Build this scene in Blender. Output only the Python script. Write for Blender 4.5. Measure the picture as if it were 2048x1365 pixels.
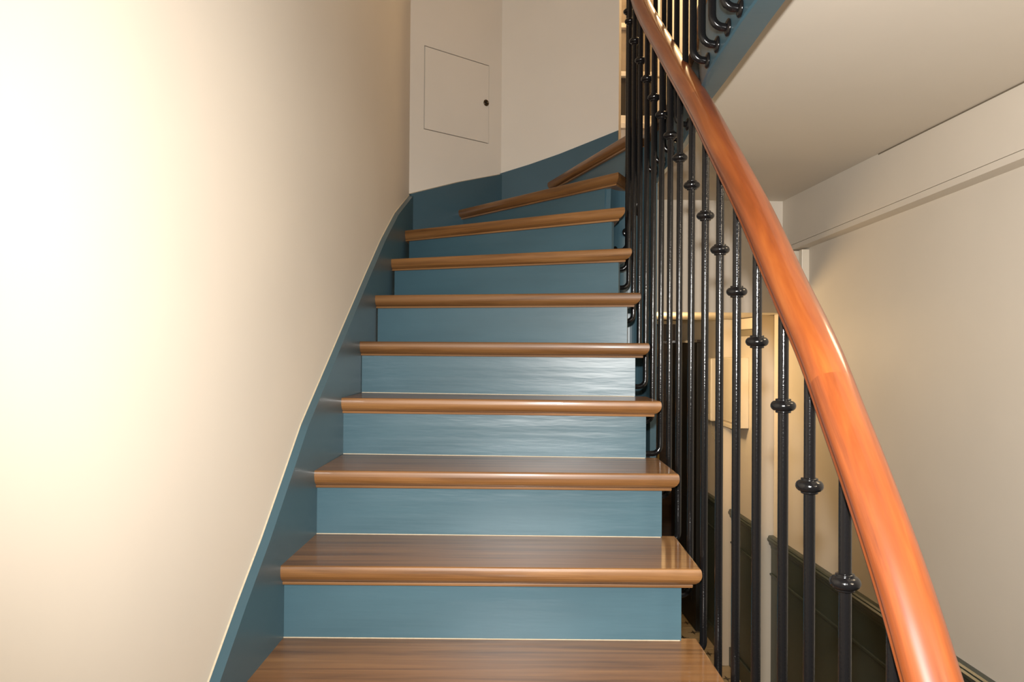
import bpy, bmesh, math, random
from mathutils import Vector, Matrix

for o in list(bpy.data.objects):
    bpy.data.objects.remove(o, do_unlink=True)
C = bpy.context.scene.collection
S = bpy.context.scene
random.seed(7)

# ------------------------------------------------------------------ camera
F = 1560.0                       # focal length in pixels of the 2048 px frame
ZC = 2.082                       # eye height above the hall floor
YAW = math.atan((1024 - 977) / F)
PITCH = math.atan((696 - 682.5) / F)
ROLL = 0.007
RC = Matrix.Rotation(-YAW, 3, 'Z') @ Matrix.Rotation(math.pi / 2 + PITCH, 3, 'X') @ Matrix.Rotation(ROLL, 3, 'Z')
cd = bpy.data.cameras.new('camera')
cam = bpy.data.objects.new('camera', cd)
C.objects.link(cam)
cd.sensor_fit = 'HORIZONTAL'
cd.sensor_width = 36.0
cd.lens = 36.0 * F / 2048.0
cd.clip_start = 0.02
cam.matrix_world = Matrix.Translation((0, 0, ZC)) @ RC.to_4x4()
S.camera = cam

# ------------------------------------------------------------------ light
S.view_settings.view_transform = 'Standard'
S.view_settings.look = 'None'
S.view_settings.gamma = 1.0
S.view_settings.exposure = 0.0
S.view_settings.use_curve_mapping = False
w = bpy.data.worlds.new('world')
S.world = w
w.use_nodes = True
w.node_tree.nodes['Background'].inputs[0].default_value = (1.0, 0.86, 0.64, 1)
w.node_tree.nodes['Background'].inputs[1].default_value = 0.055


def lamp(name, kind, loc, power, col, radius, target=None, size=None, blend=None):
    l = bpy.data.lights.new(name, kind)
    l.energy = power
    l.color = col
    if kind in ('POINT', 'SPOT'):
        l.shadow_soft_size = radius
    if kind == 'SPOT':
        l.spot_size = size
        l.spot_blend = blend
    if kind == 'AREA':
        l.size = radius
    o = bpy.data.objects.new(name, l)
    C.objects.link(o)
    o.location = loc
    if target is not None:
        o.rotation_euler = (Vector(target) - Vector(loc)).to_track_quat('-Z', 'Y').to_euler()
    return o


# the photographer's flash, just above the lens
lamp('camera_flash', 'SPOT', (0.0, 0.0, ZC + 0.13), 330, (1.0, 0.97, 0.925), 0.020,
     target=(1.05, 4.0, 2.45), size=math.radians(126), blend=1.0)
# warm lamp over the entrance passage, warm lamp on the upper landing, hall lamp behind the viewer
lamp('passage_lamp', 'POINT', (0.82, 4.42, 2.12), 28, (1.0, 0.68, 0.34), 0.06)
lamp('landing_lamp', 'POINT', (1.35, 4.4, 4.9), 40, (1.0, 0.72, 0.40), 0.10)
lamp('passage_spotlight', 'SPOT', (1.32, 1.50, 2.74), 15.0, (1.0, 0.78, 0.50), 0.13, target=(0.50, 1.40, 2.12), size=math.radians(84), blend=0.7)
lamp('hall_lamp', 'AREA', (1.50, -0.5, 2.70), 20, (1.0, 0.84, 0.64), 0.4, target=(-0.5, 1.3, 1.7))


# ------------------------------------------------------------------ rays: where a line of sight meets a known plane
def ray(x, y):
    return RC @ Vector(((x - 1024) / F, (682.5 - y) / F, -1))


def on_y(x, y, Y):
    d = ray(x, y); k = Y / d.y
    return Vector((d.x * k, Y, ZC + d.z * k))


def on_x(x, y, X):
    d = ray(x, y); k = X / d.x
    return Vector((X, d.y * k, ZC + d.z * k))


def on_line(x, y, a, b):
    """meets the vertical wall through plan points a and b"""
    d = ray(x, y)
    n = Vector((b[1] - a[1], a[0] - b[0], 0))
    k = (n.x * a[0] + n.y * a[1]) / (n.x * d.x + n.y * d.y)
    return Vector((d.x * k, d.y * k, ZC + d.z * k))


# ------------------------------------------------------------------ materials
def mat(name, col, rough=0.5, metal=0.0, coat=0.0, spec=0.5, var=0.0, scale=(6, 6, 6), bump=0.0, bscale=60.0, col2=None,
        bstretch=(1, 1, 1), coat_rough=0.05):
    m = bpy.data.materials.new(name)
    m.use_nodes = True
    nt = m.node_tree
    b = nt.nodes['Principled BSDF']
    b.inputs['Base Color'].default_value = (*col, 1)
    b.inputs['Roughness'].default_value = rough
    b.inputs['Metallic'].default_value = metal
    b.inputs['Coat Weight'].default_value = coat
    b.inputs['Coat Roughness'].default_value = coat_rough
    b.inputs['Specular IOR Level'].default_value = spec
    tc = nt.nodes.new('ShaderNodeTexCoord')
    if var > 0 or col2:
        mp = nt.nodes.new('ShaderNodeMapping')
        mp.inputs['Scale'].default_value = scale
        nt.links.new(tc.outputs['Object'], mp.inputs['Vector'])
        ns = nt.nodes.new('ShaderNodeTexNoise')
        ns.inputs['Scale'].default_value = 1.0
        ns.inputs['Detail'].default_value = 5.0
        nt.links.new(mp.outputs[0], ns.inputs['Vector'])
        cr = nt.nodes.new('ShaderNodeValToRGB')
        c2 = col2 or tuple(c * (1 - var) for c in col)
        cr.color_ramp.elements[0].position = 0.35
        cr.color_ramp.elements[1].position = 0.65
        cr.color_ramp.elements[0].color = (*c2, 1)
        cr.color_ramp.elements[1].color = (*col, 1)
        nt.links.new(ns.outputs['Fac'], cr.inputs['Fac'])
        nt.links.new(cr.outputs[0], b.inputs['Base Color'])
    if bump > 0:
        mp2 = nt.nodes.new('ShaderNodeMapping')
        mp2.inputs['Scale'].default_value = bstretch
        nt.links.new(tc.outputs['Object'], mp2.inputs['Vector'])
        n2 = nt.nodes.new('ShaderNodeTexNoise')
        n2.inputs['Scale'].default_value = bscale
        n2.inputs['Detail'].default_value = 3.0
        nt.links.new(mp2.outputs[0], n2.inputs['Vector'])
        bp = nt.nodes.new('ShaderNodeBump')
        bp.inputs['Strength'].default_value = bump
        bp.inputs['Distance'].default_value = 0.01
        nt.links.new(n2.outputs['Fac'], bp.inputs['Height'])
        nt.links.new(bp.outputs[0], b.inputs['Normal'])
    return m


def wood(name, dark, mid, light, rough, coat, grain=(1.6, 26, 26), rnd=0.25, ramp=(0.28, 0.5, 0.74), coat_rough=0.06, bump=0.05):
    """long grain along local X, tone differs a little from piece to piece"""
    m = bpy.data.materials.new(name)
    m.use_nodes = True
    nt = m.node_tree
    b = nt.nodes['Principled BSDF']
    b.inputs['Roughness'].default_value = rough
    b.inputs['Coat Weight'].default_value = coat
    b.inputs['Coat Roughness'].default_value = coat_rough
    tc = nt.nodes.new('ShaderNodeTexCoord')
    oi = nt.nodes.new('ShaderNodeObjectInfo')
    ad = nt.nodes.new('ShaderNodeVectorMath'); ad.operation = 'MULTIPLY_ADD'
    cb = nt.nodes.new('ShaderNodeCombineXYZ')
    for i in range(3):
        nt.links.new(oi.outputs['Random'], cb.inputs[i])
    ad.inputs[1].default_value = (9, 7, 5)
    nt.links.new(cb.outputs[0], ad.inputs[0])
    nt.links.new(tc.outputs['UV' if name.startswith('rail') else 'Object'], ad.inputs[2])
    mp = nt.nodes.new('ShaderNodeMapping')
    mp.inputs['Scale'].default_value = grain
    nt.links.new(ad.outputs[0], mp.inputs['Vector'])
    ns = nt.nodes.new('ShaderNodeTexNoise')
    ns.inputs['Scale'].default_value = 1.0
    ns.inputs['Detail'].default_value = 6.0
    ns.inputs['Roughness'].default_value = 0.6
    ns.inputs['Distortion'].default_value = 0.5
    nt.links.new(mp.outputs[0], ns.inputs['Vector'])
    cr = nt.nodes.new('ShaderNodeValToRGB')
    e = cr.color_ramp.elements
    e[0].position, e[0].color = ramp[0], (*dark, 1)
    e[1].position, e[1].color = ramp[2], (*light, 1)
    x = e.new(ramp[1]); x.color = (*mid, 1)
    nt.links.new(ns.outputs['Fac'], cr.inputs['Fac'])
    hs = nt.nodes.new('ShaderNodeHueSaturation')
    mr = nt.nodes.new('ShaderNodeMapRange')
    mr.inputs['To Min'].default_value = 1 - rnd
    mr.inputs['To Max'].default_value = 1 + rnd
    nt.links.new(oi.outputs['Random'], mr.inputs['Value'])
    nt.links.new(mr.outputs[0], hs.inputs['Value'])
    nt.links.new(cr.outputs[0], hs.inputs['Color'])
    nt.links.new(hs.outputs[0], b.inputs['Base Color'])
    if bump:
        bp = nt.nodes.new('ShaderNodeBump')
        bp.inputs['Strength'].default_value = bump
        bp.inputs['Distance'].default_value = 0.01
        nt.links.new(ns.outputs['Fac'], bp.inputs['Height'])
        nt.links.new(bp.outputs[0], b.inputs['Normal'])
    return m


M = {}
M['wall'] = mat('wall_paint', (0.70, 0.635, 0.545), 0.55, var=0.04, scale=(2, 2, 2), bump=0.02, bscale=9, spec=0.3)
M['ceiling'] = mat('ceiling_paint', (0.70, 0.635, 0.545), 0.6, var=0.03, scale=(2, 2, 2), bump=0.015, bscale=14, spec=0.3)
M['white'] = mat('cream_gloss_paint', (0.76, 0.68, 0.56), 0.3)
M['caulk'] = mat('cream_caulk', (0.52, 0.45, 0.33), 0.6, bump=0.3, bscale=90)
M['teal'] = mat('teal_paint', (0.046, 0.096, 0.124), 0.36, var=0.10, scale=(3, 3, 3), bump=0.05, bscale=40, bstretch=(0.15, 0.6, 1.0))
M['teal_riser'] = mat('teal_riser_paint', (0.052, 0.110, 0.140), 0.36, var=0.14, scale=(2.0, 3, 10), bump=0.16, bscale=18,
                      bstretch=(0.22, 1.0, 1.6))
M['tread'] = wood('tread_oak', (0.084, 0.034, 0.009), (0.185, 0.082, 0.025), (0.275, 0.134, 0.045), 0.42, 0.42, coat_rough=0.10, grain=(1.6, 34, 34))
M['cove'] = wood('cove_oak', (0.13, 0.058, 0.02), (0.20, 0.094, 0.033), (0.26, 0.13, 0.05), 0.4, 0.3)
M['rail'] = wood('rail_mahogany', (0.115, 0.023, 0.004), (0.235, 0.054, 0.010), (0.34, 0.096, 0.018), 0.44, 0.55,
                 grain=(2.6, 34, 34), rnd=0.12, ramp=(0.25, 0.5, 0.75), coat_rough=0.13, bump=0.02)
M['black'] = mat('black_gloss_paint', (0.0055, 0.0052, 0.0055), 0.15, bump=0.07, bscale=260, spec=0.4)
M['green'] = mat('dark_green_paint', (0.050, 0.062, 0.050), 0.36, var=0.15, scale=(3, 3, 3), bump=0.03, bscale=30)
M['dark'] = mat('dark_gap', (0.02, 0.016, 0.012), 0.8)
M['bronze'] = mat('dark_bronze', (0.10, 0.07, 0.04), 0.35, metal=0.9)
M['brown'] = wood('brown_door', (0.012, 0.006, 0.003), (0.025, 0.013, 0.006), (0.04, 0.02, 0.010), 0.4, 0.2)
M['brass'] = mat('brass_and_lit_edge', (0.42, 0.27, 0.07), 0.35, metal=0.8)
M['blackmatt'] = mat('matt_black', (0.006, 0.006, 0.006), 0.6)
M['plastic'] = mat('cream_plastic', (0.78, 0.70, 0.56), 0.35)
M['grey'] = mat('grey_plastic', (0.28, 0.24, 0.17), 0.5)
M['curtain'] = mat('net_curtain', (0.30, 0.235, 0.165), 0.8, var=0.25, scale=(1, 1, 9))
M['glassdark'] = mat('dark_glass', (0.05, 0.042, 0.034), 0.06, spec=0.6)
M['grout'] = mat('grout', (0.16, 0.13, 0.09), 0.8)


def tile_mat():
    m = bpy.data.materials.new('patterned_tile')
    m.use_nodes = True
    nt = m.node_tree
    b = nt.nodes['Principled BSDF']
    b.inputs['Roughness'].default_value = 0.45
    tc = nt.nodes.new('ShaderNodeTexCoord')
    sp = nt.nodes.new('ShaderNodeSeparateXYZ')
    nt.links.new(tc.outputs['Object'], sp.inputs[0])

    def mth(op, a, b_=None, c=None):
        n = nt.nodes.new('ShaderNodeMath'); n.operation = op
        for i, v in enumerate((a, b_, c)):
            if v is None: continue
            if isinstance(v, (int, float)): n.inputs[i].default_value = v
            else: nt.links.new(v, n.inputs[i])
        return n.outputs[0]
    # motif at the tile's centre and its four corners: four dots on the axes and a fine cross
    masks = []
    for off in (0.0, 0.1):
        ax = mth('ABSOLUTE', mth('SUBTRACT', mth('ABSOLUTE', sp.outputs[0]), off))
        ay = mth('ABSOLUTE', mth('SUBTRACT', mth('ABSOLUTE', sp.outputs[1]), off))
        for (u, v) in ((ax, ay), (ay, ax)):
            du = mth('SUBTRACT', u, 0.013)
            r2 = mth('ADD', mth('MULTIPLY', du, du), mth('MULTIPLY', v, v))
            masks.append(mth('LESS_THAN', r2, 0.0085 ** 2))
            masks.append(mth('MULTIPLY', mth('LESS_THAN', u, 0.042), mth('LESS_THAN', v, 0.0028)))
    t = masks[0]
    for k in masks[1:]:
        t = mth('MAXIMUM', t, k)
    ns = nt.nodes.new('ShaderNodeTexNoise'); ns.inputs['Scale'].default_value = 22
    nt.links.new(tc.outputs['Object'], ns.inputs['Vector'])
    cr = nt.nodes.new('ShaderNodeValToRGB')
    cr.color_ramp.elements[0].color = (0.36, 0.285, 0.175, 1)
    cr.color_ramp.elements[1].color = (0.47, 0.38, 0.245, 1)
    nt.links.new(ns.outputs['Fac'], cr.inputs['Fac'])
    mx = nt.nodes.new('ShaderNodeMix'); mx.data_type = 'RGBA'
    nt.links.new(t, mx.inputs['Factor'])
    nt.links.new(cr.outputs[0], mx.inputs['A'])
    mx.inputs['B'].default_value = (0.012, 0.011, 0.01, 1)
    nt.links.new(mx.outputs['Result'], b.inputs['Base Color'])
    return m


M['tile'] = tile_mat()


# ------------------------------------------------------------------ mesh helpers
def obj(name, verts, faces, m, parent=None, smooth=False, origin=None, rotz=0.0, uvs=None):
    if origin is not None or rotz:
        og = Vector(origin or (0, 0, 0))
        Ri = Matrix.Rotation(-rotz, 3, 'Z')
        verts = [Ri @ (Vector(v) - og) for v in verts]
    me = bpy.data.meshes.new(name)
    me.from_pydata([tuple(v) for v in verts], [], faces)
    bm = bmesh.new(); bm.from_mesh(me)
    bmesh.ops.recalc_face_normals(bm, faces=bm.faces)
    bm.to_mesh(me); bm.free()
    if uvs:
        ul = me.uv_layers.new(name='UVMap')
        for lp in me.loops:
            ul.data[lp.index].uv = uvs[lp.vertex_index]
    if smooth:
        for p in me.polygons: p.use_smooth = len(p.vertices) <= 4
    me.materials.append(m)
    o = bpy.data.objects.new(name, me)
    C.objects.link(o)
    if origin is not None or rotz:
        o.location = origin or (0, 0, 0)
        o.rotation_euler = (0, 0, rotz)
    if parent is not None:
        o.parent = parent
    return o


def set_parent(o, p):
    """parent keeping the place in the world"""
    bpy.context.view_layer.update()
    o.parent = p
    o.matrix_parent_inverse = p.matrix_world.inverted()


def empty(name, loc, label, cat, group=None):
    o = bpy.data.objects.new(name, None)
    C.objects.link(o)
    o.location = loc
    o.empty_display_size = 0.05
    o['label'] = label; o['category'] = cat; o['kind'] = 'thing'
    if group: o['group'] = group
    return o


def structure(o, label=None):
    o['kind'] = 'structure'
    if label: o['label'] = label
    return o


def box_vf(x0, x1, y0, y1, z0, z1):
    v = [(x, y, z) for z in (z0, z1) for (x, y) in ((x0, y0), (x1, y0), (x1, y1), (x0, y1))]
    f = [(0, 3, 2, 1), (4, 5, 6, 7), (0, 1, 5, 4), (1, 2, 6, 5), (2, 3, 7, 6), (3, 0, 4, 7)]
    return v, f


def box(name, x0, x1, y0, y1, z0, z1, m, parent=None, bev=0.0):
    c = ((x0 + x1) / 2, (y0 + y1) / 2, (z0 + z1) / 2)
    v, f = box_vf(x0, x1, y0, y1, z0, z1)
    o = obj(name, v, f, m, None, origin=c)
    if bev: bevel(o, bev)
    if parent is not None: set_parent(o, parent)
    return o


def bevel(o, wdt, seg=2):
    bm = bmesh.new(); bm.from_mesh(o.data)
    bmesh.ops.bevel(bm, geom=list(bm.edges), offset=wdt, segments=seg, profile=0.5, affect='EDGES')
    bm.to_mesh(o.data); bm.free()


def prism_vf(poly, z0, z1):
    n = len(poly)
    v = [(p[0], p[1], z0) for p in poly] + [(p[0], p[1], z1) for p in poly]
    f = [tuple(reversed(range(n))), tuple(range(n, 2 * n))]
    f += [(i, (i + 1) % n, n + (i + 1) % n, n + i) for i in range(n)]
    return v, f


def prism(name, poly, z0, z1, m, parent=None):
    v, f = prism_vf(poly, z0, z1)
    o = obj(name, v, f, m)
    if parent is not None: set_parent(o, parent)
    return o


def wall_slab(name, a, b, z0, z1, th, m, parent=None, tops=None, bots=None):
    """upright slab along plan line a-b; th thick to the right of a->b; optional lists of (t, z) for a shaped top / bottom"""
    d = Vector((b[0] - a[0], b[1] - a[1])); L = d.length; d /= L
    n = Vector((d.y, -d.x))
    tops = tops or [(0, z1), (1, z1)]
    bots = bots or [(0, z0), (1, z0)]
    prof = [(t * L, z) for t, z in bots] + [(t * L, z) for t, z in reversed(tops)]
    k = len(prof)
    v = []
    for off in (0, th):
        for (s, z) in prof:
            p = Vector(a[:2]) + d * s + n * off
            v.append((p.x, p.y, z))
    f = [tuple(range(k)), tuple(reversed(range(k, 2 * k)))] + [(i, (i + 1) % k, k + (i + 1) % k, k + i) for i in range(k)]
    ang = math.atan2(d.y, d.x)
    o = obj(name, v, f, m, origin=(a[0], a[1], 0), rotz=ang)
    if parent is not None: set_parent(o, parent)
    return o


def tube_vf(path, r, n=12, cap=True):
    path = [Vector(p) for p in path]
    v, f = [], []
    t0 = (path[1] - path[0]).normalized()
    up = Vector((0, 1, 0)) if abs(t0.y) < 0.9 else Vector((1, 0, 0))
    nx = t0.cross(up).normalized()
    for i, p in enumerate(path):
        if i == 0: t = path[1] - path[0]
        elif i == len(path) - 1: t = path[-1] - path[-2]
        else: t = (path[i + 1] - path[i]).normalized() + (path[i] - path[i - 1]).normalized()
        t.normalize()
        nx = (nx - t * nx.dot(t)).normalized()
        ny = t.cross(nx)
        for k in range(n):
            a = 2 * math.pi * k / n
            v.append(p + nx * (r * math.cos(a)) + ny * (r * math.sin(a)))
    for i in range(len(path) - 1):
        for k in range(n):
            f.append((i * n + k, i * n + (k + 1) % n, (i + 1) * n + (k + 1) % n, (i + 1) * n + k))
    if cap:
        for base, rev in ((0, True), ((len(path) - 1) * n, False)):
            k0 = len(v)
            v += [Vector(q) for q in v[base:base + n]]
            ring = list(range(k0, k0 + n))
            f.append(tuple(reversed(ring) if rev else ring))
    return v, f


def lathe_mesh(name, prof, n, m):
    v, f = [], []
    for (r, z) in prof:
        for k in range(n):
            a = 2 * math.pi * k / n
            v.append((r * math.cos(a), r * math.sin(a), z))
    for i in range(len(prof) - 1):
        for k in range(n):
            f.append((i * n + k, i * n + (k + 1) % n, (i + 1) * n + (k + 1) % n, (i + 1) * n + k))
    f.append(tuple(reversed(range(n))))
    f.append(tuple(range((len(prof) - 1) * n, len(prof) * n)))
    me = bpy.data.meshes.new(name)
    me.from_pydata(v, [], f)
    for p in me.polygons: p.use_smooth = True
    me.materials.append(m)
    return me


def lerp_table(tab, x):
    if x <= tab[0][0]:
        (a, b), (c, d) = tab[0], tab[1]
    elif x >= tab[-1][0]:
        (a, b), (c, d) = tab[-2], tab[-1]
    else:
        for i in range(len(tab) - 1):
            if tab[i][0] <= x <= tab[i + 1][0]:
                (a, b), (c, d) = tab[i], tab[i + 1]
                break
    return b + (d - b) * (x - a) / (c - a)


def catmull(pts, n=6):
    pts = [Vector(p) for p in pts]
    out = []
    P = [pts[0] * 2 - pts[1]] + pts + [pts[-1] * 2 - pts[-2]]
    for i in range(1, len(P) - 2):
        for k in range(n):
            t = k / n
            a, b, c, d = P[i - 1], P[i], P[i + 1], P[i + 2]
            out.append(0.5 * ((2 * b) + (c - a) * t + (2 * a - 5 * b + 4 * c - d) * t * t + (3 * b - a - 3 * c + d) * t ** 3))
    out.append(pts[-1])
    return out


# ------------------------------------------------------------------ plan of the house
RISE = 0.175


def tz(n):                      # top of tread n (tread 1 is the lowest one in view)
    return 1.40 + RISE * (n - 1)


def xs(y):                      # inner face of the wall string along the left wall
    return -0.490 + 0.046 * (y - 1.5)


A1 = (xs(3.90) - 0.022, 3.90)   # corners of the left wall, the canted wall and the back wall
B1 = (0.062, 4.28)
C1 = (0.680, 4.10)
XW, XU = 1.62, 1.56             # right wall, and the wall above it that stands proud
ZCEIL = 2.872                   # ceiling of the passage under the gallery
ZLAND = tz(10)                  # landing and gallery
YEND = 4.10                     # wall over the passage
ZLINT = 2.277
YB = 6.55                       # far end of the passage
ZTOP = 5.6

# floor of the hall, with its tiles where the photograph shows them
fl = structure(box('floor', -2.2, 1.9, -1.6, 7.0, -0.12, -0.006, M['grout']))
tile_me = None
k = 0
for i in range(0, 6):
    for j in range(0, 15):
        x = 0.72 + i * 0.2
        y = 3.70 + j * 0.2
        if x > XW - 0.04: continue
        if tile_me is None:
            v, f = box_vf(-0.099, 0.099, -0.099, 0.099, -0.008, 0.0)
            t = obj('tile', v, f, M['tile'])
            bevel(t, 0.0012, 1)
            tile_me = t.data
        else:
            t = bpy.data.objects.new('tile', tile_me)
            C.objects.link(t)
        t.location = (min(x, XW - 0.1), y, 0)
        set_parent(t, fl)

# left wall, canted wall with the hatch opening, back wall
wl = structure(wall_slab('wall_left', (xs(-1.2) - 0.022, -1.2), A1, 0, ZTOP, -0.12, M['wall']))


def wall_with_hole(name, a, b, z0, z1, hole, th, m):
    d = Vector((b[0] - a[0], b[1] - a[1])); L = d.length; d /= L
    n = Vector((-d.y, d.x))
    h0, h1, g0, g1 = hole
    us = [0, h0, h1, L]; zs = [z0, g0, g1, z1]
    v, f = [], []
    for off in (0, th):
        for z in zs:
            for u in us:
                p = Vector(a) + d * u + n * off
                v.append((p.x, p.y, z))
    for j in range(3):
        for i in range(3):
            if i == 1 and j == 1: continue
            q = (j * 4 + i, j * 4 + i + 1, j * 4 + 5 + i, j * 4 + 4 + i)
            f.append(q); f.append(tuple(16 + k for k in reversed(q)))
    for (p, q) in ((5, 6), (6, 10), (10, 9), (9, 5), (0, 3), (3, 15), (15, 12), (12, 0)):
        f.append((p, q, q + 16, p + 16))
    return obj(name, v, f, m)


d1 = (Vector(B1) - Vector(A1)); L1 = d1.length; d1 /= L1
hp = [on_line(x, y, A1, B1) for x, y in ((848, 91), (978, 130), (978, 287), (848, 260))]
hu = [(Vector((p.x, p.y)) - Vector(A1)).dot(d1) for p in hp]
U0, U1 = (hu[0] + hu[3]) / 2, (hu[1] + hu[2]) / 2
G0, G1 = (hp[2].z + hp[3].z) / 2, (hp[0].z + hp[1].z) / 2
wc = structure(wall_with_hole('wall_canted', A1, B1, 0, ZTOP, (U0, U1, G0, G1), 0.10, M['wall']))
wb = structure(wall_slab('wall_back', B1, C1, 0, ZTOP, -0.10, M['wall']))
wr = structure(wall_slab('wall_back_return', (C1[0] + 0.001, C1[1] + 0.03), (0.76, 5.22), ZLAND, ZTOP, -0.08, M['wall']))

# hatch in the canted wall
ang1 = math.atan2(d1.y, d1.x)
n1 = Vector((d1.y, -d1.x))       # towards the stairs


def hatch_pt(u, off, z):
    p = Vector(A1) + d1 * u + n1 * off
    return Vector((p.x, p.y, z))


ht = empty('access_hatch', hatch_pt((U0 + U1) / 2, 0, G0), 'flush cream access hatch with a small round lock in the canted wall above the winders', 'hatch')


def hatch_slab(name, u0, u1, o0, o1, z0, z1, m):
    v = [hatch_pt(u, o, z) for z in (z0, z1) for (u, o) in ((u0, o0), (u1, o0), (u1, o1), (u0, o1))]
    _, f = box_vf(0, 1, 0, 1, 0, 1)
    o = obj(name, v, f, m)
    set_parent(o, ht)
    return o


hd = hatch_slab('door', U0 + 0.0055, U1 - 0.003, -0.022, 0.0005, G0 + 0.0045, G1 - 0.0055, M['wall'])
hatch_slab('frame', U0, U1, -0.055, -0.028, G0, G1, M['dark'])
lkp = on_line(972, 206, A1, B1)
lk = bpy.data.objects.new('lock', lathe_mesh('lock', [(0.0175, 0), (0.0175, 0.003), (0.015, 0.006), (0.0135, 0.006), (0.0125, 0.003), (0.0, 0.003)], 24, M['bronze']))
C.objects.link(lk)
lk.location = lkp + Vector((n1.x, n1.y, 0)) * 0.0005
lk.rotation_euler = Vector((n1.x, n1.y, 0)).to_track_quat('Z', 'Y').to_euler()
set_parent(lk, hd)
v, f = box_vf(-0.0016, 0.0016, -0.0075, 0.0075, 0.0028, 0.0046)
ks = obj('keyhole', v, f, M['dark'])
ks.location = lk.location; ks.rotation_euler = (Vector((n1.x, n1.y, 0)).to_track_quat('Z', 'Y') @ Matrix.Rotation(0.6, 3, 'Z').to_quaternion()).to_euler()
set_parent(ks, hd)

# right wall: lower wall, proud upper wall with its fillet, ceiling of the passage
wrt = structure(box('wall_right', XW, XW + 0.12, -1.4, YB + 0.3, 0, 2.70, M['wall']))
ZB0, ZB1 = 2.628, 2.653
bp = [(-1.4, ZB0 + 0.075), (2.18, ZB0 + 0.022), (2.9, ZB0), (YEND, ZB0 - 0.034)]
v, f = [], []
for (X, up) in ((XU, 0), (XW + 0.12, 0), (XW + 0.12, 1), (XU, 1)):
    for (y, z) in bp:
        v.append((X, y, ZCEIL + 0.10 if up else z + 0.026))
nb = len(bp)
for a, b in ((0, 1), (1, 2), (2, 3), (3, 0)):
    for i in range(nb - 1):
        f.append((a * nb + i, a * nb + i + 1, b * nb + i + 1, b * nb + i))
f.append((0, nb, 2 * nb, 3 * nb)); f.append(tuple(reversed((nb - 1, 2 * nb - 1, 3 * nb - 1, 4 * nb - 1))))
wu = structure(obj('wall_right_upper', v, f, M['wall']))
v = []
for (X, dz) in ((XU + 0.0005, 0), (XW + 0.10, 0), (XW + 0.10, 0.0238), (XU + 0.0005, 0.0238)):
    for (y, z) in bp: v.append((X, y, z + dz))
tb = structure(obj('trim_1', v, f, M['wall']))
cl = structure(prism('ceiling', [(0.525, -1.4), (XW + 0.12, -1.4), (XW + 0.12, YEND + 0.12), (0.67, YEND + 0.12), (0.67, 2.55), (0.60, 2.2), (0.56, 2.0), (0.535, 1.7)],
                       ZCEIL, ZCEIL + 0.06, M['ceiling']))
clp = structure(box('ceiling_passage', 0.45, XW, YEND + 0.3, 5.15, ZLINT, ZLINT + 0.1, M['wall']))
cl2 = structure(box('ceiling_end', 0.45, XW, 5.15, YB + 0.2, 2.32, 2.42, M['wall']))
structure(box('shadow_gap_strip', XU - 0.0015, XU + 0.01, 2.2, 3.08, ZCEIL - 0.0045, ZCEIL - 0.0005, M['grout']))  # thin dark strip painting the shadow gap of a crack under the ceiling
we = structure(box('wall_over_passage', 0.66, XU + 0.03, YEND, YEND + 0.30, ZLINT, ZCEIL + 0.02, M['wall']))
wp = structure(box('wall_passage_left', 0.40, 0.66, YEND + 0.28, YB + 0.2, 0, ZLINT + 0.02, M['green']))
wpe = structure(box('wall_end', 0.4, XW, YB + 0.06, YB + 0.16, 0, 2.5, M['wall']))

# wainscot on the right wall
HW = 1.03
for (y0, y1) in ((-1.4, 4.38), (4.44, 5.10), (5.16, YB + 0.05)):
    wn = structure(box('wainscot_right', XW - 0.012, XW + 0.01, y0, y1, 0.0, HW - 0.05, M['green']))
    prof = [(0.0, -0.075), (0.014, -0.075), (0.016, -0.06), (0.024, -0.052), (0.026, -0.040), (0.034, -0.030), (0.036, -0.018), (0.030, -0.012),
            (0.030, -0.006), (0.024, 0.0), (0.0, 0.0)]
    np_ = len(prof)
    v = [(XW - 0.0 - px, y, HW + pz) for y in (y0, y1) for (px, pz) in prof]
    f = [tuple(range(np_)), tuple(range(np_, 2 * np_))] + [(i, (i + 1) % np_, np_ + (i + 1) % np_, np_ + i) for i in range(np_)]
    o = obj('cap_rail', v, f, M['green']); set_parent(o, wn)
    box('panel_bead', XW - 0.021, XW - 0.011, y0, y1, 0.806, 0.818, M['green'], wn, 0.003)
    box('skirting', XW - 0.026, XW - 0.011, y0, y1, 0.0, 0.125, M['green'], wn, 0.004)
for (n, y0, y1, z0, z1, wdt) in (('trim_2', 4.38, 4.44, 0, ZLINT, 0.080), ('trim_3', 5.10, 5.16, 0, ZLINT, 0.080)):
    structure(box(n, XW - wdt, XW + 0.02, y0, y1, z0, z1, M['white'], None, 0.003))
structure(box('trim_4', XW - 0.037, XW + 0.01, 3.90, 3.94, 2.22, 2.592, M['white'], None, 0.003))
structure(box('trim_5', XW - 0.083, XW + 0.01, 3.965, 3.99, 2.22, 2.592, M['white'], None, 0.003))

# things at the end of the passage
DX = XW
mb = empty('heater_box', (DX, 4.75, 2.2), 'long shallow cream box high on the passage wall under the lintel', 'box')
box('casing', DX - 0.05, DX, 4.46, 5.02, 2.205, 2.272, M['plastic'], mb, 0.004)
box('box_shadow', DX - 0.03, DX, 4.46, 5.02, 2.165, 2.203, M['grey'], mb)  # grey slab painting the shadow below the casing
mc = empty('meter_cabinet', (DX, 4.95, 1.6), 'tall cream meter cabinet on the passage wall behind the balusters', 'cabinet')
box('body', DX - 0.075, DX, 4.80, 5.09, 1.59, 2.03, M['plastic'], mc, 0.004)
box('door', DX - 0.088, DX - 0.076, 4.81, 5.08, 1.62, 2.02, M['white'], mc, 0.003)
box('lip', DX - 0.10, DX - 0.076, 4.80, 5.09, 1.585, 1.612, M['white'], mc, 0.003)
ic = empty('intercom', (DX, 5.5, 1.6), 'cream wall intercom with grey call buttons beside the dark door', 'intercom')
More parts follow.
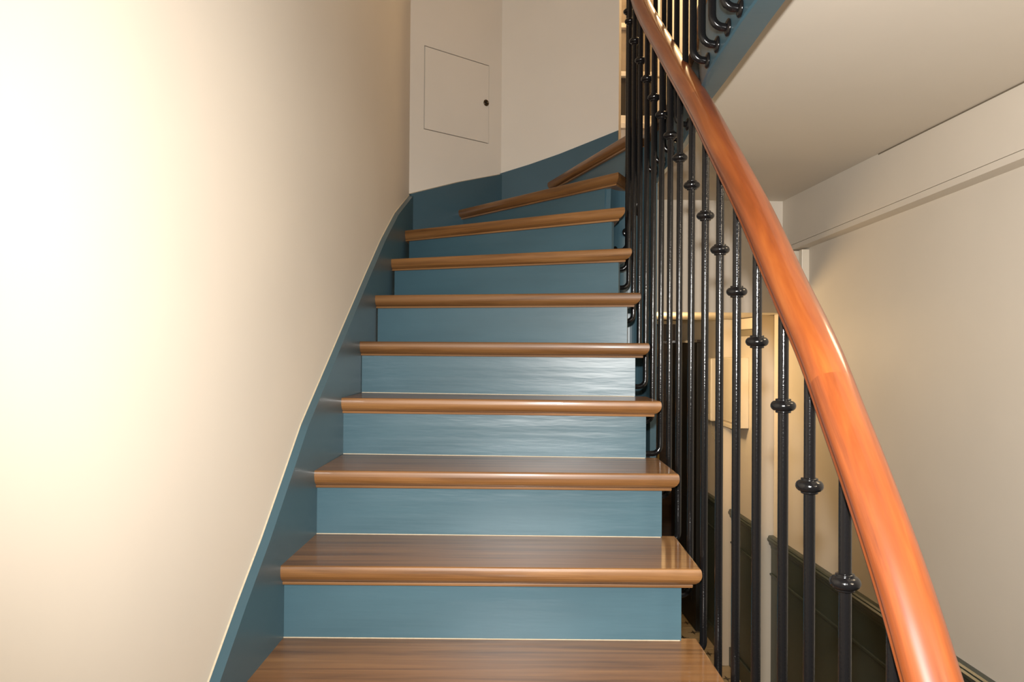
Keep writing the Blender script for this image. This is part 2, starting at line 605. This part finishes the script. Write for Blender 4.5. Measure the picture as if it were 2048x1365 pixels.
box('body', DX - 0.075, DX, 5.38, 5.60, 1.58, 2.02, M['plastic'], ic, 0.01)
bpnl = box('button_panel', DX - 0.081, DX - 0.074, 5.42, 5.56, 1.63, 1.87, M['grey'], ic, 0.002)
for i in range(4):
    box('button', DX - 0.086, DX - 0.080, 5.44, 5.54, 1.66 + i * 0.05, 1.69 + i * 0.05, M['plastic'], bpnl, 0.001)
v, f = tube_vf(catmull([(DX - 0.05, 5.46, 1.585), (DX - 0.045, 5.44, 1.50), (DX - 0.03, 5.38, 1.42), (DX - 0.012, 5.33, 1.34), (DX - 0.01, 5.32, 1.20)]), 0.003, 6)
o = obj('cable', v, f, M['grey'], smooth=True); set_parent(o, ic)

dk = structure(box('door_1', DX - 0.085, DX - 0.04, 5.70, 6.48, 0.01, 2.13, M['blackmatt'], None, 0.004))
for (z0, z1) in ((0.2, 0.95), (1.1, 2.0)):
    box('panel', DX - 0.092, DX - 0.084, 5.80, 6.38, z0, z1, M['blackmatt'], dk, 0.004)
box('top_edge', DX - 0.087, DX - 0.038, 5.70, 6.48, 2.131, 2.15, M['brown'], dk)
de = structure(box('door_2', 0.66, 1.58, YB, YB + 0.05, 0.0, 2.29, M['brown'], None, 0.004))
for (x0, x1) in ((0.74, 1.07), (1.13, 1.41)):
    for (z0, z1) in ((0.15, 0.95), (1.05, 1.85), (1.95, 2.22)):
        p = box('pane', x0, x1, YB - 0.006, YB - 0.001, z0, z1, M['glassdark'], de)
for x in (1.10, 1.44):
    box('lit_edge', x - 0.012, x + 0.004, YB - 0.016, YB - 0.001, 0.02, 2.27, M['brass'], de)  # brass colour stands in for yellow light on the door edges
box('cross_rail', 0.68, 1.56, YB - 0.02, YB - 0.001, 1.87, 1.93, M['brown'], de)
box('handle', 1.455, 1.475, YB - 0.06, YB - 0.001, 0.95, 1.12, M['brass'], de, 0.004)

# upper landing: floor, back wall, window
lf = structure(prism('floor_landing', [(0.66, -1.4), (XW + 0.1, -1.4), (XW + 0.1, 5.22), (0.74, 5.22), (0.685, 4.12), (0.45, 4.16), (0.64, 3.36)],
                     ZCEIL + 0.072, ZLAND - 0.002, M['tread']))
wub = structure(box('wall_landing', 1.155, XW + 0.1, 5.22, 5.34, ZLAND, ZTOP, M['wall']))
wub2 = structure(box('wall_landing_sill', 0.72, 1.155, 5.22, 5.34, ZLAND, 3.60, M['white']))
wru = structure(box('wall_landing_right', XW, XW + 0.12, -1.4, 5.3, ZLAND, ZTOP, M['wall']))
cu = structure(box('ceiling_upper', -0.8, 1.75, -1.4, 5.4, ZTOP, ZTOP + 0.1, M['ceiling']))
wn1 = structure(box('window_1', 0.72, 1.155, 5.30, 5.33, 3.60, ZTOP, M['curtain']))
for (z0, z1, mm) in ((3.665, 3.925, 'glassdark'), (3.965, 4.255, 'curtain'), (4.295, 4.8, 'curtain')):
    box('pane', 0.77, 1.125, 5.275, 5.281, z0, z1, M[mm], wn1)
for (z0, z1) in ((3.595, 3.662), (3.928, 3.962), (4.258, 4.292), (4.80, 4.85)):
    box('glazing_bar', 0.72, 1.155, 5.24, 5.285, z0, z1, M['white'], wn1, 0.004)
box('sash_rail', 0.72, 1.155, 5.283, 5.295, 4.085, 4.10, M['grey'], wn1)
for x in (0.72, 1.125):
    box('frame', x, x + 0.03, 5.25, 5.284, 3.663, 4.80, M['white'], wn1)
box('sill', 0.74, 1.155, 5.17, 5.24, 3.555, 3.594, M['white'], wn1, 0.004)

# ------------------------------------------------------------------ staircase
st = empty('staircase', (0.0, 2.0, 0.0), 'curved staircase of varnished wooden treads and teal risers beside the cream left wall', 'staircase')

# ends of the front edge of each tread, left (at the wall string) and right (over the stairwell)
Y_LEFT = {-3: 0.39, -2: 0.675, -1: 0.96, 0: 1.245, 1: 1.530, 2: 1.816, 3: 2.100, 4: 2.400, 5: 2.660, 6: 2.925, 7: 3.267, 8: 3.637}
Y_RIGHT = {-3: 0.37, -2: 0.65, -1: 0.93, 0: 1.215, 1: 1.500, 2: 1.783, 3: 2.055, 4: 2.318, 5: 2.505, 6: 2.665, 7: 2.829, 8: 2.962, 9: 3.142}
EDGE = [(0.0, 0.470), (1.4, 0.489), (1.79, 0.495), (2.055, 0.509), (2.32, 0.519), (2.5, 0.521), (2.66, 0.523), (2.83, 0.521), (2.96, 0.518), (3.14, 0.522)]


def xe(y):
    return lerp_table(EDGE, y)


LEFT, RIGHT = {}, {}
for n in range(-3, 9):
    LEFT[n] = Vector((xs(Y_LEFT[n]), Y_LEFT[n]))
for n in range(-3, 10):
    RIGHT[n] = Vector((xe(Y_RIGHT[n]), Y_RIGHT[n]))
d2 = (Vector(C1) - Vector(B1)).normalized()
n2 = Vector((d2.y, -d2.x))
S1a, S1b = Vector(A1) + n1 * 0.022, Vector(B1) + n1 * 0.022      # string face on the canted wall
S2a, S2b = Vector(B1) + n2 * 0.022, Vector(C1) + n2 * 0.022      # string face on the back wall
p = on_line(917, 414, S1a, S1b); LEFT[9] = Vector((p.x, p.y))
p = on_line(1095, 358, S2a, S2b); LEFT[10] = Vector((p.x, p.y))
RIGHT[10] = Vector((0.566, 3.235))


def isect(p, d, q, e):
    """intersection of two plan lines"""
    den = d.x * e.y - d.y * e.x
    if abs(den) < 1e-7: return q.copy()
    w_ = q - p
    t = (w_.x * e.y - w_.y * e.x) / den
    return p + d * t


def inset_poly(poly, flags, off):
    """move the flagged edges of a counter-clockwise polygon inwards"""
    n = len(poly)
    lines = []
    for i in range(n):
        a, b = poly[i], poly[(i + 1) % n]
        d = (b - a).normalized()
        nrm = Vector((-d.y, d.x))
        o = off if flags[i] else 0.0
        lines.append((a + nrm * o, d))
    out = []
    for i in range(n):
        (p, d), (q, e) = lines[i - 1], lines[i]
        out.append(isect(p, d, q, e))
    return out


NOSE = [(0.0060, 0.0), (0.0038, -0.0007), (0.0023, -0.0022), (0.0013, -0.0046), (0.0006, -0.0078), (0.0002, -0.0115), (0.0, -0.0155), (0.0006, -0.0200), (0.0022, -0.0255), (0.0060, -0.0318), (0.0115, -0.0370), (0.0185, -0.0403), (0.021, -0.041)]
TH = 0.041


def rings_vf(poly, flags, prof, z):
    v, f = [], []
    n = len(poly)
    for (i, dz) in prof:
        for p in inset_poly(poly, flags, i):
            v.append((p.x, p.y, z + dz))
    for k in range(len(prof) - 1):
        for i in range(n):
            f.append((k * n + i, k * n + (i + 1) % n, (k + 1) * n + (i + 1) % n, (k + 1) * n + i))
    f.append(tuple(range(n))); f.append(tuple(reversed(range((len(prof) - 1) * n, len(prof) * n))))
    return v, f


def shift_line(a, b, off):
    d = (b - a).normalized()
    nrm = Vector((-d.y, d.x))
    return a + nrm * off, b + nrm * off


RIN = 0.031     # riser face behind the nosing
EIN = 0.040     # riser and string behind the tread end
tread_objs = {}
for n in range(-3, 11):
    a, b = LEFT[n], RIGHT[n]
    z = tz(n)
    dn = (b - a).normalized()
    if n <= 7:
        a2, b2 = shift_line(LEFT[n + 1], RIGHT[n + 1], RIN + 0.014)
        b2 = Vector((xe(b2.y), b2.y))
        poly = [a, b, b2, a2]; flags = [1, 1, 0, 0]
        if n in (1, 2, 3, 4, 5, 6, 7):
            # the end runs past the riser to the return of the next one
            pass
    elif n == 8:
        a2, b2 = shift_line(LEFT[9], RIGHT[9], RIN + 0.014)
        poly = [a, b, Vector((0.524, 3.17)), b2 * 0.3 + a2 * 0.7, S1b * 0.02 + LEFT[9] * 0.98, S1a + (S1b - S1a) * 0.004]
        poly = [a, b, Vector((0.524, 3.17)), isect(a2, (b2 - a2), S1a, (S1b - S1a)), S1a + (S1b - S1a) * 0.004]
        flags = [1, 1, 0, 0, 0]
    elif n == 9:
        a2, b2 = shift_line(LEFT[10], RIGHT[10], RIN + 0.014)
        poly = [a, b, Vector((0.585, 3.27)), isect(a2, (b2 - a2), S2a, (S2b - S2a)), S2a.copy()]
        flags = [1, 1, 0, 0, 0]
    else:
        a2, b2 = shift_line(a, b, 0.16)
        poly = [a, b, b + Vector((0.10, 0.07)), isect(a2, (b2 - a2), S2a, (S2b - S2a)) ]
        flags = [1, 0, 0, 0]
    rot = math.atan2(dn.y, dn.x)
    org = (a.x, a.y, z)
    v, f = rings_vf(poly, flags, NOSE, z)
    t = obj('tread', v, f, M['tread'], origin=org, rotz=rot)
    set_parent(t, st)
    tread_objs[n] = t
    # slim strip under the nosing
    v, f = rings_vf(poly, flags, [(0.0185, -TH - 0.0002), (0.0175, -TH - 0.002), (0.0185, -TH - 0.0068), (0.024, -TH - 0.0075)], z)
    ip = inset_poly(poly, flags, 0.0185)
    c = obj('cove_strip', v, f, M['cove'], origin=org, rotz=rot)
    set_parent(c, t)
    # riser below
    ra, rb = shift_line(a, b, RIN)
    rdir = (rb - ra).normalized()
    if n <= 9:
        rb = ra + rdir * ((b.x - EIN - ra.x) / rdir.x)
    else:
        rb = rb - rdir * EIN
    ra2, rb2 = ra + Vector((-rdir.y, rdir.x)) * 0.018, rb + Vector((-rdir.y, rdir.x)) * 0.018
    v, f = prism_vf([ra - rdir * 0.002, rb, rb2, ra2 - rdir * 0.002], z - RISE + 0.0002, z - TH - 0.0002)
    r = obj('riser', v, f, M['teal_riser'], origin=(ra.x, ra.y, z - RISE), rotz=rot)
    set_parent(r, st)
    # caulk bead where the riser meets the tread below
    if n <= 5:
        q = Vector((rdir.y, -rdir.x))
        v, f = prism_vf([ra + q * 0.0022, rb + q * 0.0022 - rdir * 0.003, rb - rdir * 0.003, ra], z - RISE, z - RISE + 0.0016)
        cb_ = obj('caulk_line', v, f, M['caulk'], origin=(ra.x, ra.y, z - RISE), rotz=rot)
        set_parent(cb_, r)

# wall string on the left wall, the canted wall and the back wall
px_top = [(352, 1545), (415, 1365), (470, 1212), (520, 1080), (562, 960), (600, 850), (648, 738), (690, 640), (728, 552), (760, 480), (788, 427), (815, 384)]
wa, wb_ = Vector((xs(0.5) - 0.022, 0.5)), Vector(A1)
pts = [on_line(x, y, wa, wb_) for x, y in px_top]
pts[-1].z = max(pts[-1].z, pts[-2].z + 0.08)
Ls = (wb_ - wa).length
dl = (wb_ - wa) / Ls
tops = [((Vector((p.x, p.y)) - wa).dot(dl), p.z) for p in pts]
tops[-1] = (Ls + 0.012, tops[-1][1])
s0 = tops[0]
tops = [(0.0, s0[1] - (s0[0]) * 0.58)] + tops
ZCANT = tops[-1][1]


def string_board(name, a, d, nrm, tops, depth, th):
    """board following a shaped top line; th thick towards nrm"""
    k = len(tops)
    v = []
    for off in (0, th):
        for (s, z) in tops:
            p = a + d * s + nrm * off
            zz = z - (0.003 if off else 0.0)
            v.append((p.x, p.y, zz))
        for (s, z) in reversed(tops):
            p = a + d * s + nrm * off
            v.append((p.x, p.y, z - depth))
    m_ = 2 * k
    f = [tuple(range(m_)), tuple(reversed(range(m_, 2 * m_)))] + [(i, (i + 1) % m_, m_ + (i + 1) % m_, m_ + i) for i in range(m_)]
    o = obj(name, v, f, M['teal'], origin=(a.x, a.y, 0), rotz=math.atan2(d.y, d.x))
    set_parent(o, st)
    # cream bead between board and wall
    v = []
    for (s, z) in tops:
        p = a + d * s
        v += [(p.x, p.y, z), (p.x + nrm.x * 0.003, p.y + nrm.y * 0.003, z), (p.x, p.y, z + 0.0025)]
    f = []
    for i in range(k - 1):
        for (q, r_) in ((0, 1), (1, 2), (2, 0)):
            f.append((i * 3 + q, i * 3 + r_, (i + 1) * 3 + r_, (i + 1) * 3 + q))
    c = obj('caulk_line', v, f, M['caulk'])
    set_parent(c, o)
    return o


nl = Vector((dl.y, -dl.x))
string_board('wall_string', wa, dl, nl, tops, 0.62, 0.022)
pc = on_line(997, 347, A1, B1)
ptop = [(0.0, ZCANT), (L1 * 0.5, (ZCANT + pc.z) / 2 + 0.006), (L1 + 0.006, pc.z)]
string_board('wall_string', Vector(A1), d1, n1, ptop, 0.62, 0.022)
px2 = [(997, 347), (1060, 330), (1120, 309), (1180, 285), (1237, 262)]
pts = [on_line(x, y, B1, C1) for x, y in px2]
L2 = (Vector(C1) - Vector(B1)).length
t2 = [((Vector((p.x, p.y)) - Vector(B1)).dot(d2), p.z) for p in pts]
t2[0] = (0.0, pc.z); t2[-1] = (L2, t2[-1][1])
string_board('wall_string', Vector(B1), d2, n2, t2, 0.62, 0.022)

# inner string: stepped board under the tread ends, then round the stairwell and along the gallery
path = []
RY = {}
for n in range(-3, 10):
    ra_, rb_ = shift_line(LEFT[n], RIGHT[n], RIN)
    xq = RIGHT[n].x - EIN - 0.027
    RY[n] = ra_.y + (rb_.y - ra_.y) * (xq - ra_.x) / (rb_.x - ra_.x) + 0.004
sy = [0.3 + 0.04 * i for i in range(70)] + [RY[n] + e for n in range(-3, 9) for e in (0.0015, 0.0025)]
for y in sorted(sy):
    if y < 3.115: path.append(Vector((xe(y) - EIN, y)))
turn = catmull([(0.482, 3.12, 0), (0.487, 3.19, 0), (0.508, 3.245, 0), (0.545, 3.285, 0), (0.590, 3.295, 0), (0.632, 3.275, 0), (0.655, 3.23, 0), (0.662, 3.17, 0)], 5)
nturn0 = len(path)
path += [Vector((p.x, p.y)) for p in turn]


def string_top(p, i):
    if i >= nturn0 and p.x > 0.572: return ZLAND - TH - 0.004
    best = tz(-4)
    for n in range(-3, 9):
        if p.y > RY[n] + 0.002: best = tz(n)
    if i >= nturn0: best = tz(9) if p.x > 0.505 else tz(8)
    return best - TH - 0.0005


v, f = [], []
for i, p in enumerate(path):
    a = path[max(i - 1, 0)]; b = path[min(i + 1, len(path) - 1)]
    t = (b - a).normalized(); nr = Vector((-t.y, t.x))
    zt = string_top(p, i)
    if i < nturn0: zb = zt - 0.36
    elif p.x < 0.552: zb = 2.44
    else: zb = 1.0
    q = p + nr * 0.026
    v += [(p.x, p.y, zb), (p.x, p.y, zt), (q.x, q.y, zt), (q.x, q.y, zb)]
for i in range(len(path) - 1):
    for k in range(4):
        f.append((i * 4 + k, i * 4 + (k + 1) % 4, (i + 1) * 4 + (k + 1) % 4, (i + 1) * 4 + k))
f.append((0, 1, 2, 3)); f.append(tuple(4 * (len(path) - 1) + k for k in (3, 2, 1, 0)))
o = obj('inner_string', v, f, M['teal'])
set_parent(o, st)
sw = structure(box('wall_under_stair', 0.30, 0.60, 3.50, 3.58, 0.0, 2.62, M['wall']))

# gallery edge beam over the passage
GX = [(-1.4, 0.508), (1.2, 0.512), (1.587, 0.516), (1.684, 0.521), (1.78, 0.525), (1.88, 0.531), (1.95, 0.537), (2.05, 0.556), (2.2, 0.593), (2.42, 0.621), (2.6, 0.640), (2.75, 0.655), (3.2, 0.664)]
GI = [(-1.4, 0.545), (1.2, 0.560), (1.565, 0.575), (1.878, 0.592), (2.109, 0.602), (2.25, 0.625), (2.45, 0.650), (3.2, 0.690)]


def gx(y):
    return lerp_table(GX, y)


ZF = ZC + 0.68
ys = [-1.4 + 0.1 * i for i in range(48)]
ys = [y for y in ys if y < 3.2] + [3.22]
v, f = [], []
for y in ys:
    x = gx(y)
    ring = [(x + 0.004, ZLAND - 0.03), (x, ZLAND - 0.034), (x, ZF + 0.004), (x + 0.004, ZF), (lerp_table(GI, y), ZF), (lerp_table(GI, y), ZLAND - 0.03)]
    for (a, b) in ring: v.append((a, y, b))
nr_ = 6
for i in range(len(ys) - 1):
    for k in range(nr_):
        f.append((i * nr_ + k, i * nr_ + (k + 1) % nr_, (i + 1) * nr_ + (k + 1) % nr_, (i + 1) * nr_ + k))
f.append(tuple(range(nr_))); f.append(tuple(reversed(range((len(ys) - 1) * nr_, len(ys) * nr_))))
gb = structure(obj('trim_6', v, f, M['teal']))
v, f = [], []
for y in ys:
    x = gx(y)
    for (a, b) in [(x - 0.012, ZLAND - 0.008), (x - 0.012, ZLAND - 0.020), (x - 0.004, ZLAND - 0.0295), (x + 0.20, ZLAND - 0.0295), (x + 0.20, ZLAND)  , (x - 0.006, ZLAND)]:
        v.append((a, y, b))
for i in range(len(ys) - 1):
    for k in range(nr_):
        f.append((i * nr_ + k, i * nr_ + (k + 1) % nr_, (i + 1) * nr_ + (k + 1) % nr_, (i + 1) * nr_ + k))
f.append(tuple(range(nr_))); f.append(tuple(reversed(range((len(ys) - 1) * nr_, len(ys) * nr_))))
o = obj('nosing', v, f, M['tread']); set_parent(o, gb)

# ------------------------------------------------------------------ stair railing
KNOB = lathe_mesh('knob', [(0.0092, -0.0125), (0.0128, -0.0120), (0.0134, -0.0100), (0.0126, -0.0088), (0.0170, -0.0078), (0.0200, -0.0050), (0.0214, -0.0016), (0.0214, 0.0016), (0.0200, 0.0050),
                           (0.0170, 0.0078), (0.0126, 0.0088), (0.0134, 0.0100), (0.0128, 0.0120), (0.0092, 0.0125)], 24, M['black'])
ROS = lathe_mesh('rosette', [(0.019, 0.0), (0.019, 0.003), (0.014, 0.006), (0.010, 0.0075)], 16, M['black'])
RR = 0.0090
RO = 0.024       # rod axis outside the tread ends

rl = empty('stair_railing', (0.52, 1.8, 1.0), 'curved stair railing of glossy black rods under a reddish varnished wooden handrail', 'railing')


def rod_plan(px, py):
    """where the line of sight at px meets the row of rods"""
    d = ray(px, py)
    lo, hi = 0.4, 3.17
    for _ in range(50):
        mid = (lo + hi) / 2
        if d.x * mid / d.y < xe(mid) + RO: lo = mid
        else: hi = mid
    return Vector((xe(lo) + RO, lo))


# handrail: centre of the rail as seen, over the row of rods
rail_px = [(1866, 1365), (1826, 1230), (1784, 1100), (1731, 950), (1686, 830), (1637, 700), (1570, 555), (1509, 420), (1443, 292), (1396, 203), (1338, 106), (1281, 0)]
rail = []
for (px, py) in rail_px:
    q = rod_plan(px, py)
    rail.append(on_y(px, py, q.y))
    rail[-1].x = q.x
r0 = rail[0]; g0 = (rail[1] - rail[0]).normalized()
rail = [r0 - g0 * 0.42, r0 - g0 * 0.2] + rail
for pt in ((0.549, 3.0, 3.60), (0.556, 3.13, 3.75), (0.575, 3.20, 3.86), (0.600, 3.215, 3.92), (0.620, 3.18, 3.97)):
    if pt[1] > rail[-1].y + 0.05 or pt[0] > 0.56:
        rail.append(Vector(pt))
railc = catmull(rail, 8)


def rail_z(p):
    best = None
    for i in range(len(railc) - 1):
        a, b = railc[i], railc[i + 1]
        ab = Vector((b.x - a.x, b.y - a.y)); l2 = ab.length_squared
        t = 0 if l2 == 0 else max(0, min(1, (Vector((p[0] - a.x, p[1] - a.y))).dot(ab) / l2))
        q = Vector((a.x, a.y)) + ab * t
        dd = (q - Vector((p[0], p[1]))).length
        if best is None or dd < best[0]: best = (dd, a.z + (b.z - a.z) * t)
    return best[1]


# cross-section of the rail (sideways, up): flat underside, bead along the lower edge, rounded top
W2 = 0.0315
SEC = [(-0.019, -0.027), (0.019, -0.027), (0.026, -0.024), (0.0275, -0.019), (0.0255, -0.0145), (0.029, -0.010), (W2, -0.002), (0.0305, 0.008), (0.0265, 0.0165), (0.019, 0.0225), (0.010, 0.0255),
       (0.0, 0.0265), (-0.010, 0.0255), (-0.019, 0.0225), (-0.0265, 0.0165), (-0.0305, 0.008), (-W2, -0.002), (-0.029, -0.010), (-0.0255, -0.0145), (-0.0275, -0.019), (-0.026, -0.024)]


def sweep(name, pts, m, before=None, after=None):
    v, f, uv = [], [], []
    ns = len(SEC)
    s = 0.0
    per = [0.0]
    for i in range(1, ns):
        per.append(per[-1] + math.hypot(SEC[i][0] - SEC[i - 1][0], SEC[i][1] - SEC[i - 1][1]))
    for i, p in enumerate(pts):
        a = pts[i - 1] if i else (before or pts[0])
        b = pts[i + 1] if i < len(pts) - 1 else (after or pts[-1])
        t = (b - a).normalized()
        side = Vector((t.y, -t.x, 0)).normalized()
        up = side.cross(t).normalized()
        if i: s += (p - pts[i - 1]).length
        for (q, (sx, sz)) in enumerate(SEC):
            v.append(p + side * sx + up * sz)
            uv.append((s, per[q]))
    for i in range(len(pts) - 1):
        for k in range(ns):
            f.append((i * ns + k, i * ns + (k + 1) % ns, (i + 1) * ns + (k + 1) % ns, (i + 1) * ns + k))
    for base, rev in ((0, True), ((len(pts) - 1) * ns, False)):
        k0 = len(v)
        v += [Vector(q) for q in v[base:base + ns]]; uv += uv[base:base + ns]
        ring = list(range(k0, k0 + ns))
        f.append(tuple(reversed(ring) if rev else ring))
    o = obj(name, v, f, m, smooth=True, uvs=uv)
    for p in o.data.polygons:
        if len(p.vertices) > 4: p.use_smooth = False
    return o


def nearest(px, py):
    best = None
    for i, p in enumerate(railc):
        q = RC.transposed() @ (p - Vector((0, 0, ZC)))
        if q.z > -0.05: continue
        u, v_ = 1024 + F * q.x / -q.z, 682.5 - F * q.y / -q.z
        dd = (u - px) ** 2 + (v_ - py) ** 2
        if best is None or dd < best[0]: best = (dd, i)
    return best[1]


j1, j2 = nearest(1670, 765), nearest(1398, 195)
for (a, b) in ((0, j1), (j1, j2), (j2, len(railc) - 1)):
    h = sweep('handrail', railc[a:b + 1], M['rail'], railc[a - 1] if a else None, railc[b + 1] if b + 1 < len(railc) else None)
    set_parent(h, rl)


def baluster(p, inward, zfoot, zknob, parent, ztop, reach, name='baluster'):
    """rod at plan p; foot bends inwards to the string"""
    br = 0.026
    iv = Vector((inward[0], inward[1], 0)).normalized()
    P = Vector((p[0], p[1], zfoot))
    pts = [P + iv * reach, P + iv * (br + 0.002)]
    for i in range(0, 7):
        a = math.pi / 2 * i / 6
        pts.append(P + iv * (br - br * math.sin(a)) + Vector((0, 0, br - br * math.cos(a))))
    pts.append(P + Vector((0, 0, br + 0.001)))
    pts.append(P + Vector((0, 0, br + 0.004)))
    if ztop - zfoot > 0.3:
        pts.append(P + Vector((0, 0, (ztop - zfoot) * 0.5)))
    pts.append(Vector((p[0], p[1], ztop)))
    v, f = tube_vf(pts, RR, 12)
    b = obj(name, v, f, M['black'], smooth=True, origin=tuple(P))
    set_parent(b, parent)
    if zknob is not None:
        kb = bpy.data.objects.new('knob', KNOB); C.objects.link(kb)
        kb.location = (p[0], p[1], zknob)
        set_parent(kb, b)
    ro = bpy.data.objects.new('rosette', ROS); C.objects.link(ro)
    ro.location = P + iv * (reach - 0.0005)
    ro.rotation_euler = (-iv).to_track_quat('Z', 'Y').to_euler()
    set_parent(ro, b)
    return b


#        x at mid height, y of knob, y of foot
RODS = [(1787, 1440, None), (1690, 1165, None), (1619, 972, None), (1567, 812, None), (1514, 684, None), (1474, 584, None), (1440, 500, None), (1410.5, 432, 1305), (1383, 371, 1190), (1359, 316, 1085),
        (1340, 271, 993), (1322.5, 230, 908), (1306.5, 195, 843), (1292.5, 158, 774), (1279.5, 121, 708), (1267.5, 82, 643), (1257.5, 43, 576)]
info = []
for (px, ky, fy) in RODS:
    p = rod_plan(px, 500 if ky < 600 else 690 if ky < 900 else ky)
    zk = on_y(px, ky, p.y).z
    zf = on_y(px, fy, p.y).z if fy else None
    info.append([p, zk, zf])
for i in range(len(info)):
    if info[i][2] is None:
        # below the lowest foot in view the feet run on with the stairs
        base = next(j for j in range(i, len(info)) if RODS[j][2])
        info[i][2] = info[base][2] - (info[base][0].y - info[i][0].y) * (RISE / 0.281)
for (p, zk, zf) in info:
    baluster(p, (-1, 0), zf, zk, rl, rail_z(p) - 0.024, RO + EIN - 0.001)
# rods round the head of the stairwell
z0f, z0k = info[-1][2], info[-1][1]
TURN = [((0.560, 3.150), (-0.96, 0.28)), ((0.567, 3.190), (-0.75, 0.66)), ((0.586, 3.225), (-0.1, 0.99)), ((0.612, 3.222), (0.4, 0.9))]
for i, (p, iv) in enumerate(TURN):
    baluster(p, iv, z0f + 0.085 * (i + 1), z0k + 0.095 * (i + 1), rl, rail_z(p) - 0.024, 0.058)

# gallery railing
gr = empty('gallery_railing', (gx(2.0) - 0.038, 2.0, ZF), 'black rod railing bent onto the teal edge of the gallery above the handrail', 'railing')
gp = [0.99, 1.09, 1.19, 1.29, 1.39, 1.487, 1.587, 1.684, 1.78, 1.88, 2.20, 2.42, 2.60, 2.75, 2.91, 3.06]
for i, y in enumerate(gp):
    x = gx(y)
    baluster((x - 0.038, y), (1, 0), ZF + 0.024, ZLAND + 0.82, gr, ZLAND + 0.97, 0.037)
grl = catmull([Vector((gx(y) - 0.038, y, ZLAND + 0.995)) for y in (0.9, 1.4, 1.9, 2.4, 2.8, 3.14)], 6)
h = sweep('handrail', grl, M['rail'])
set_parent(h, gr)
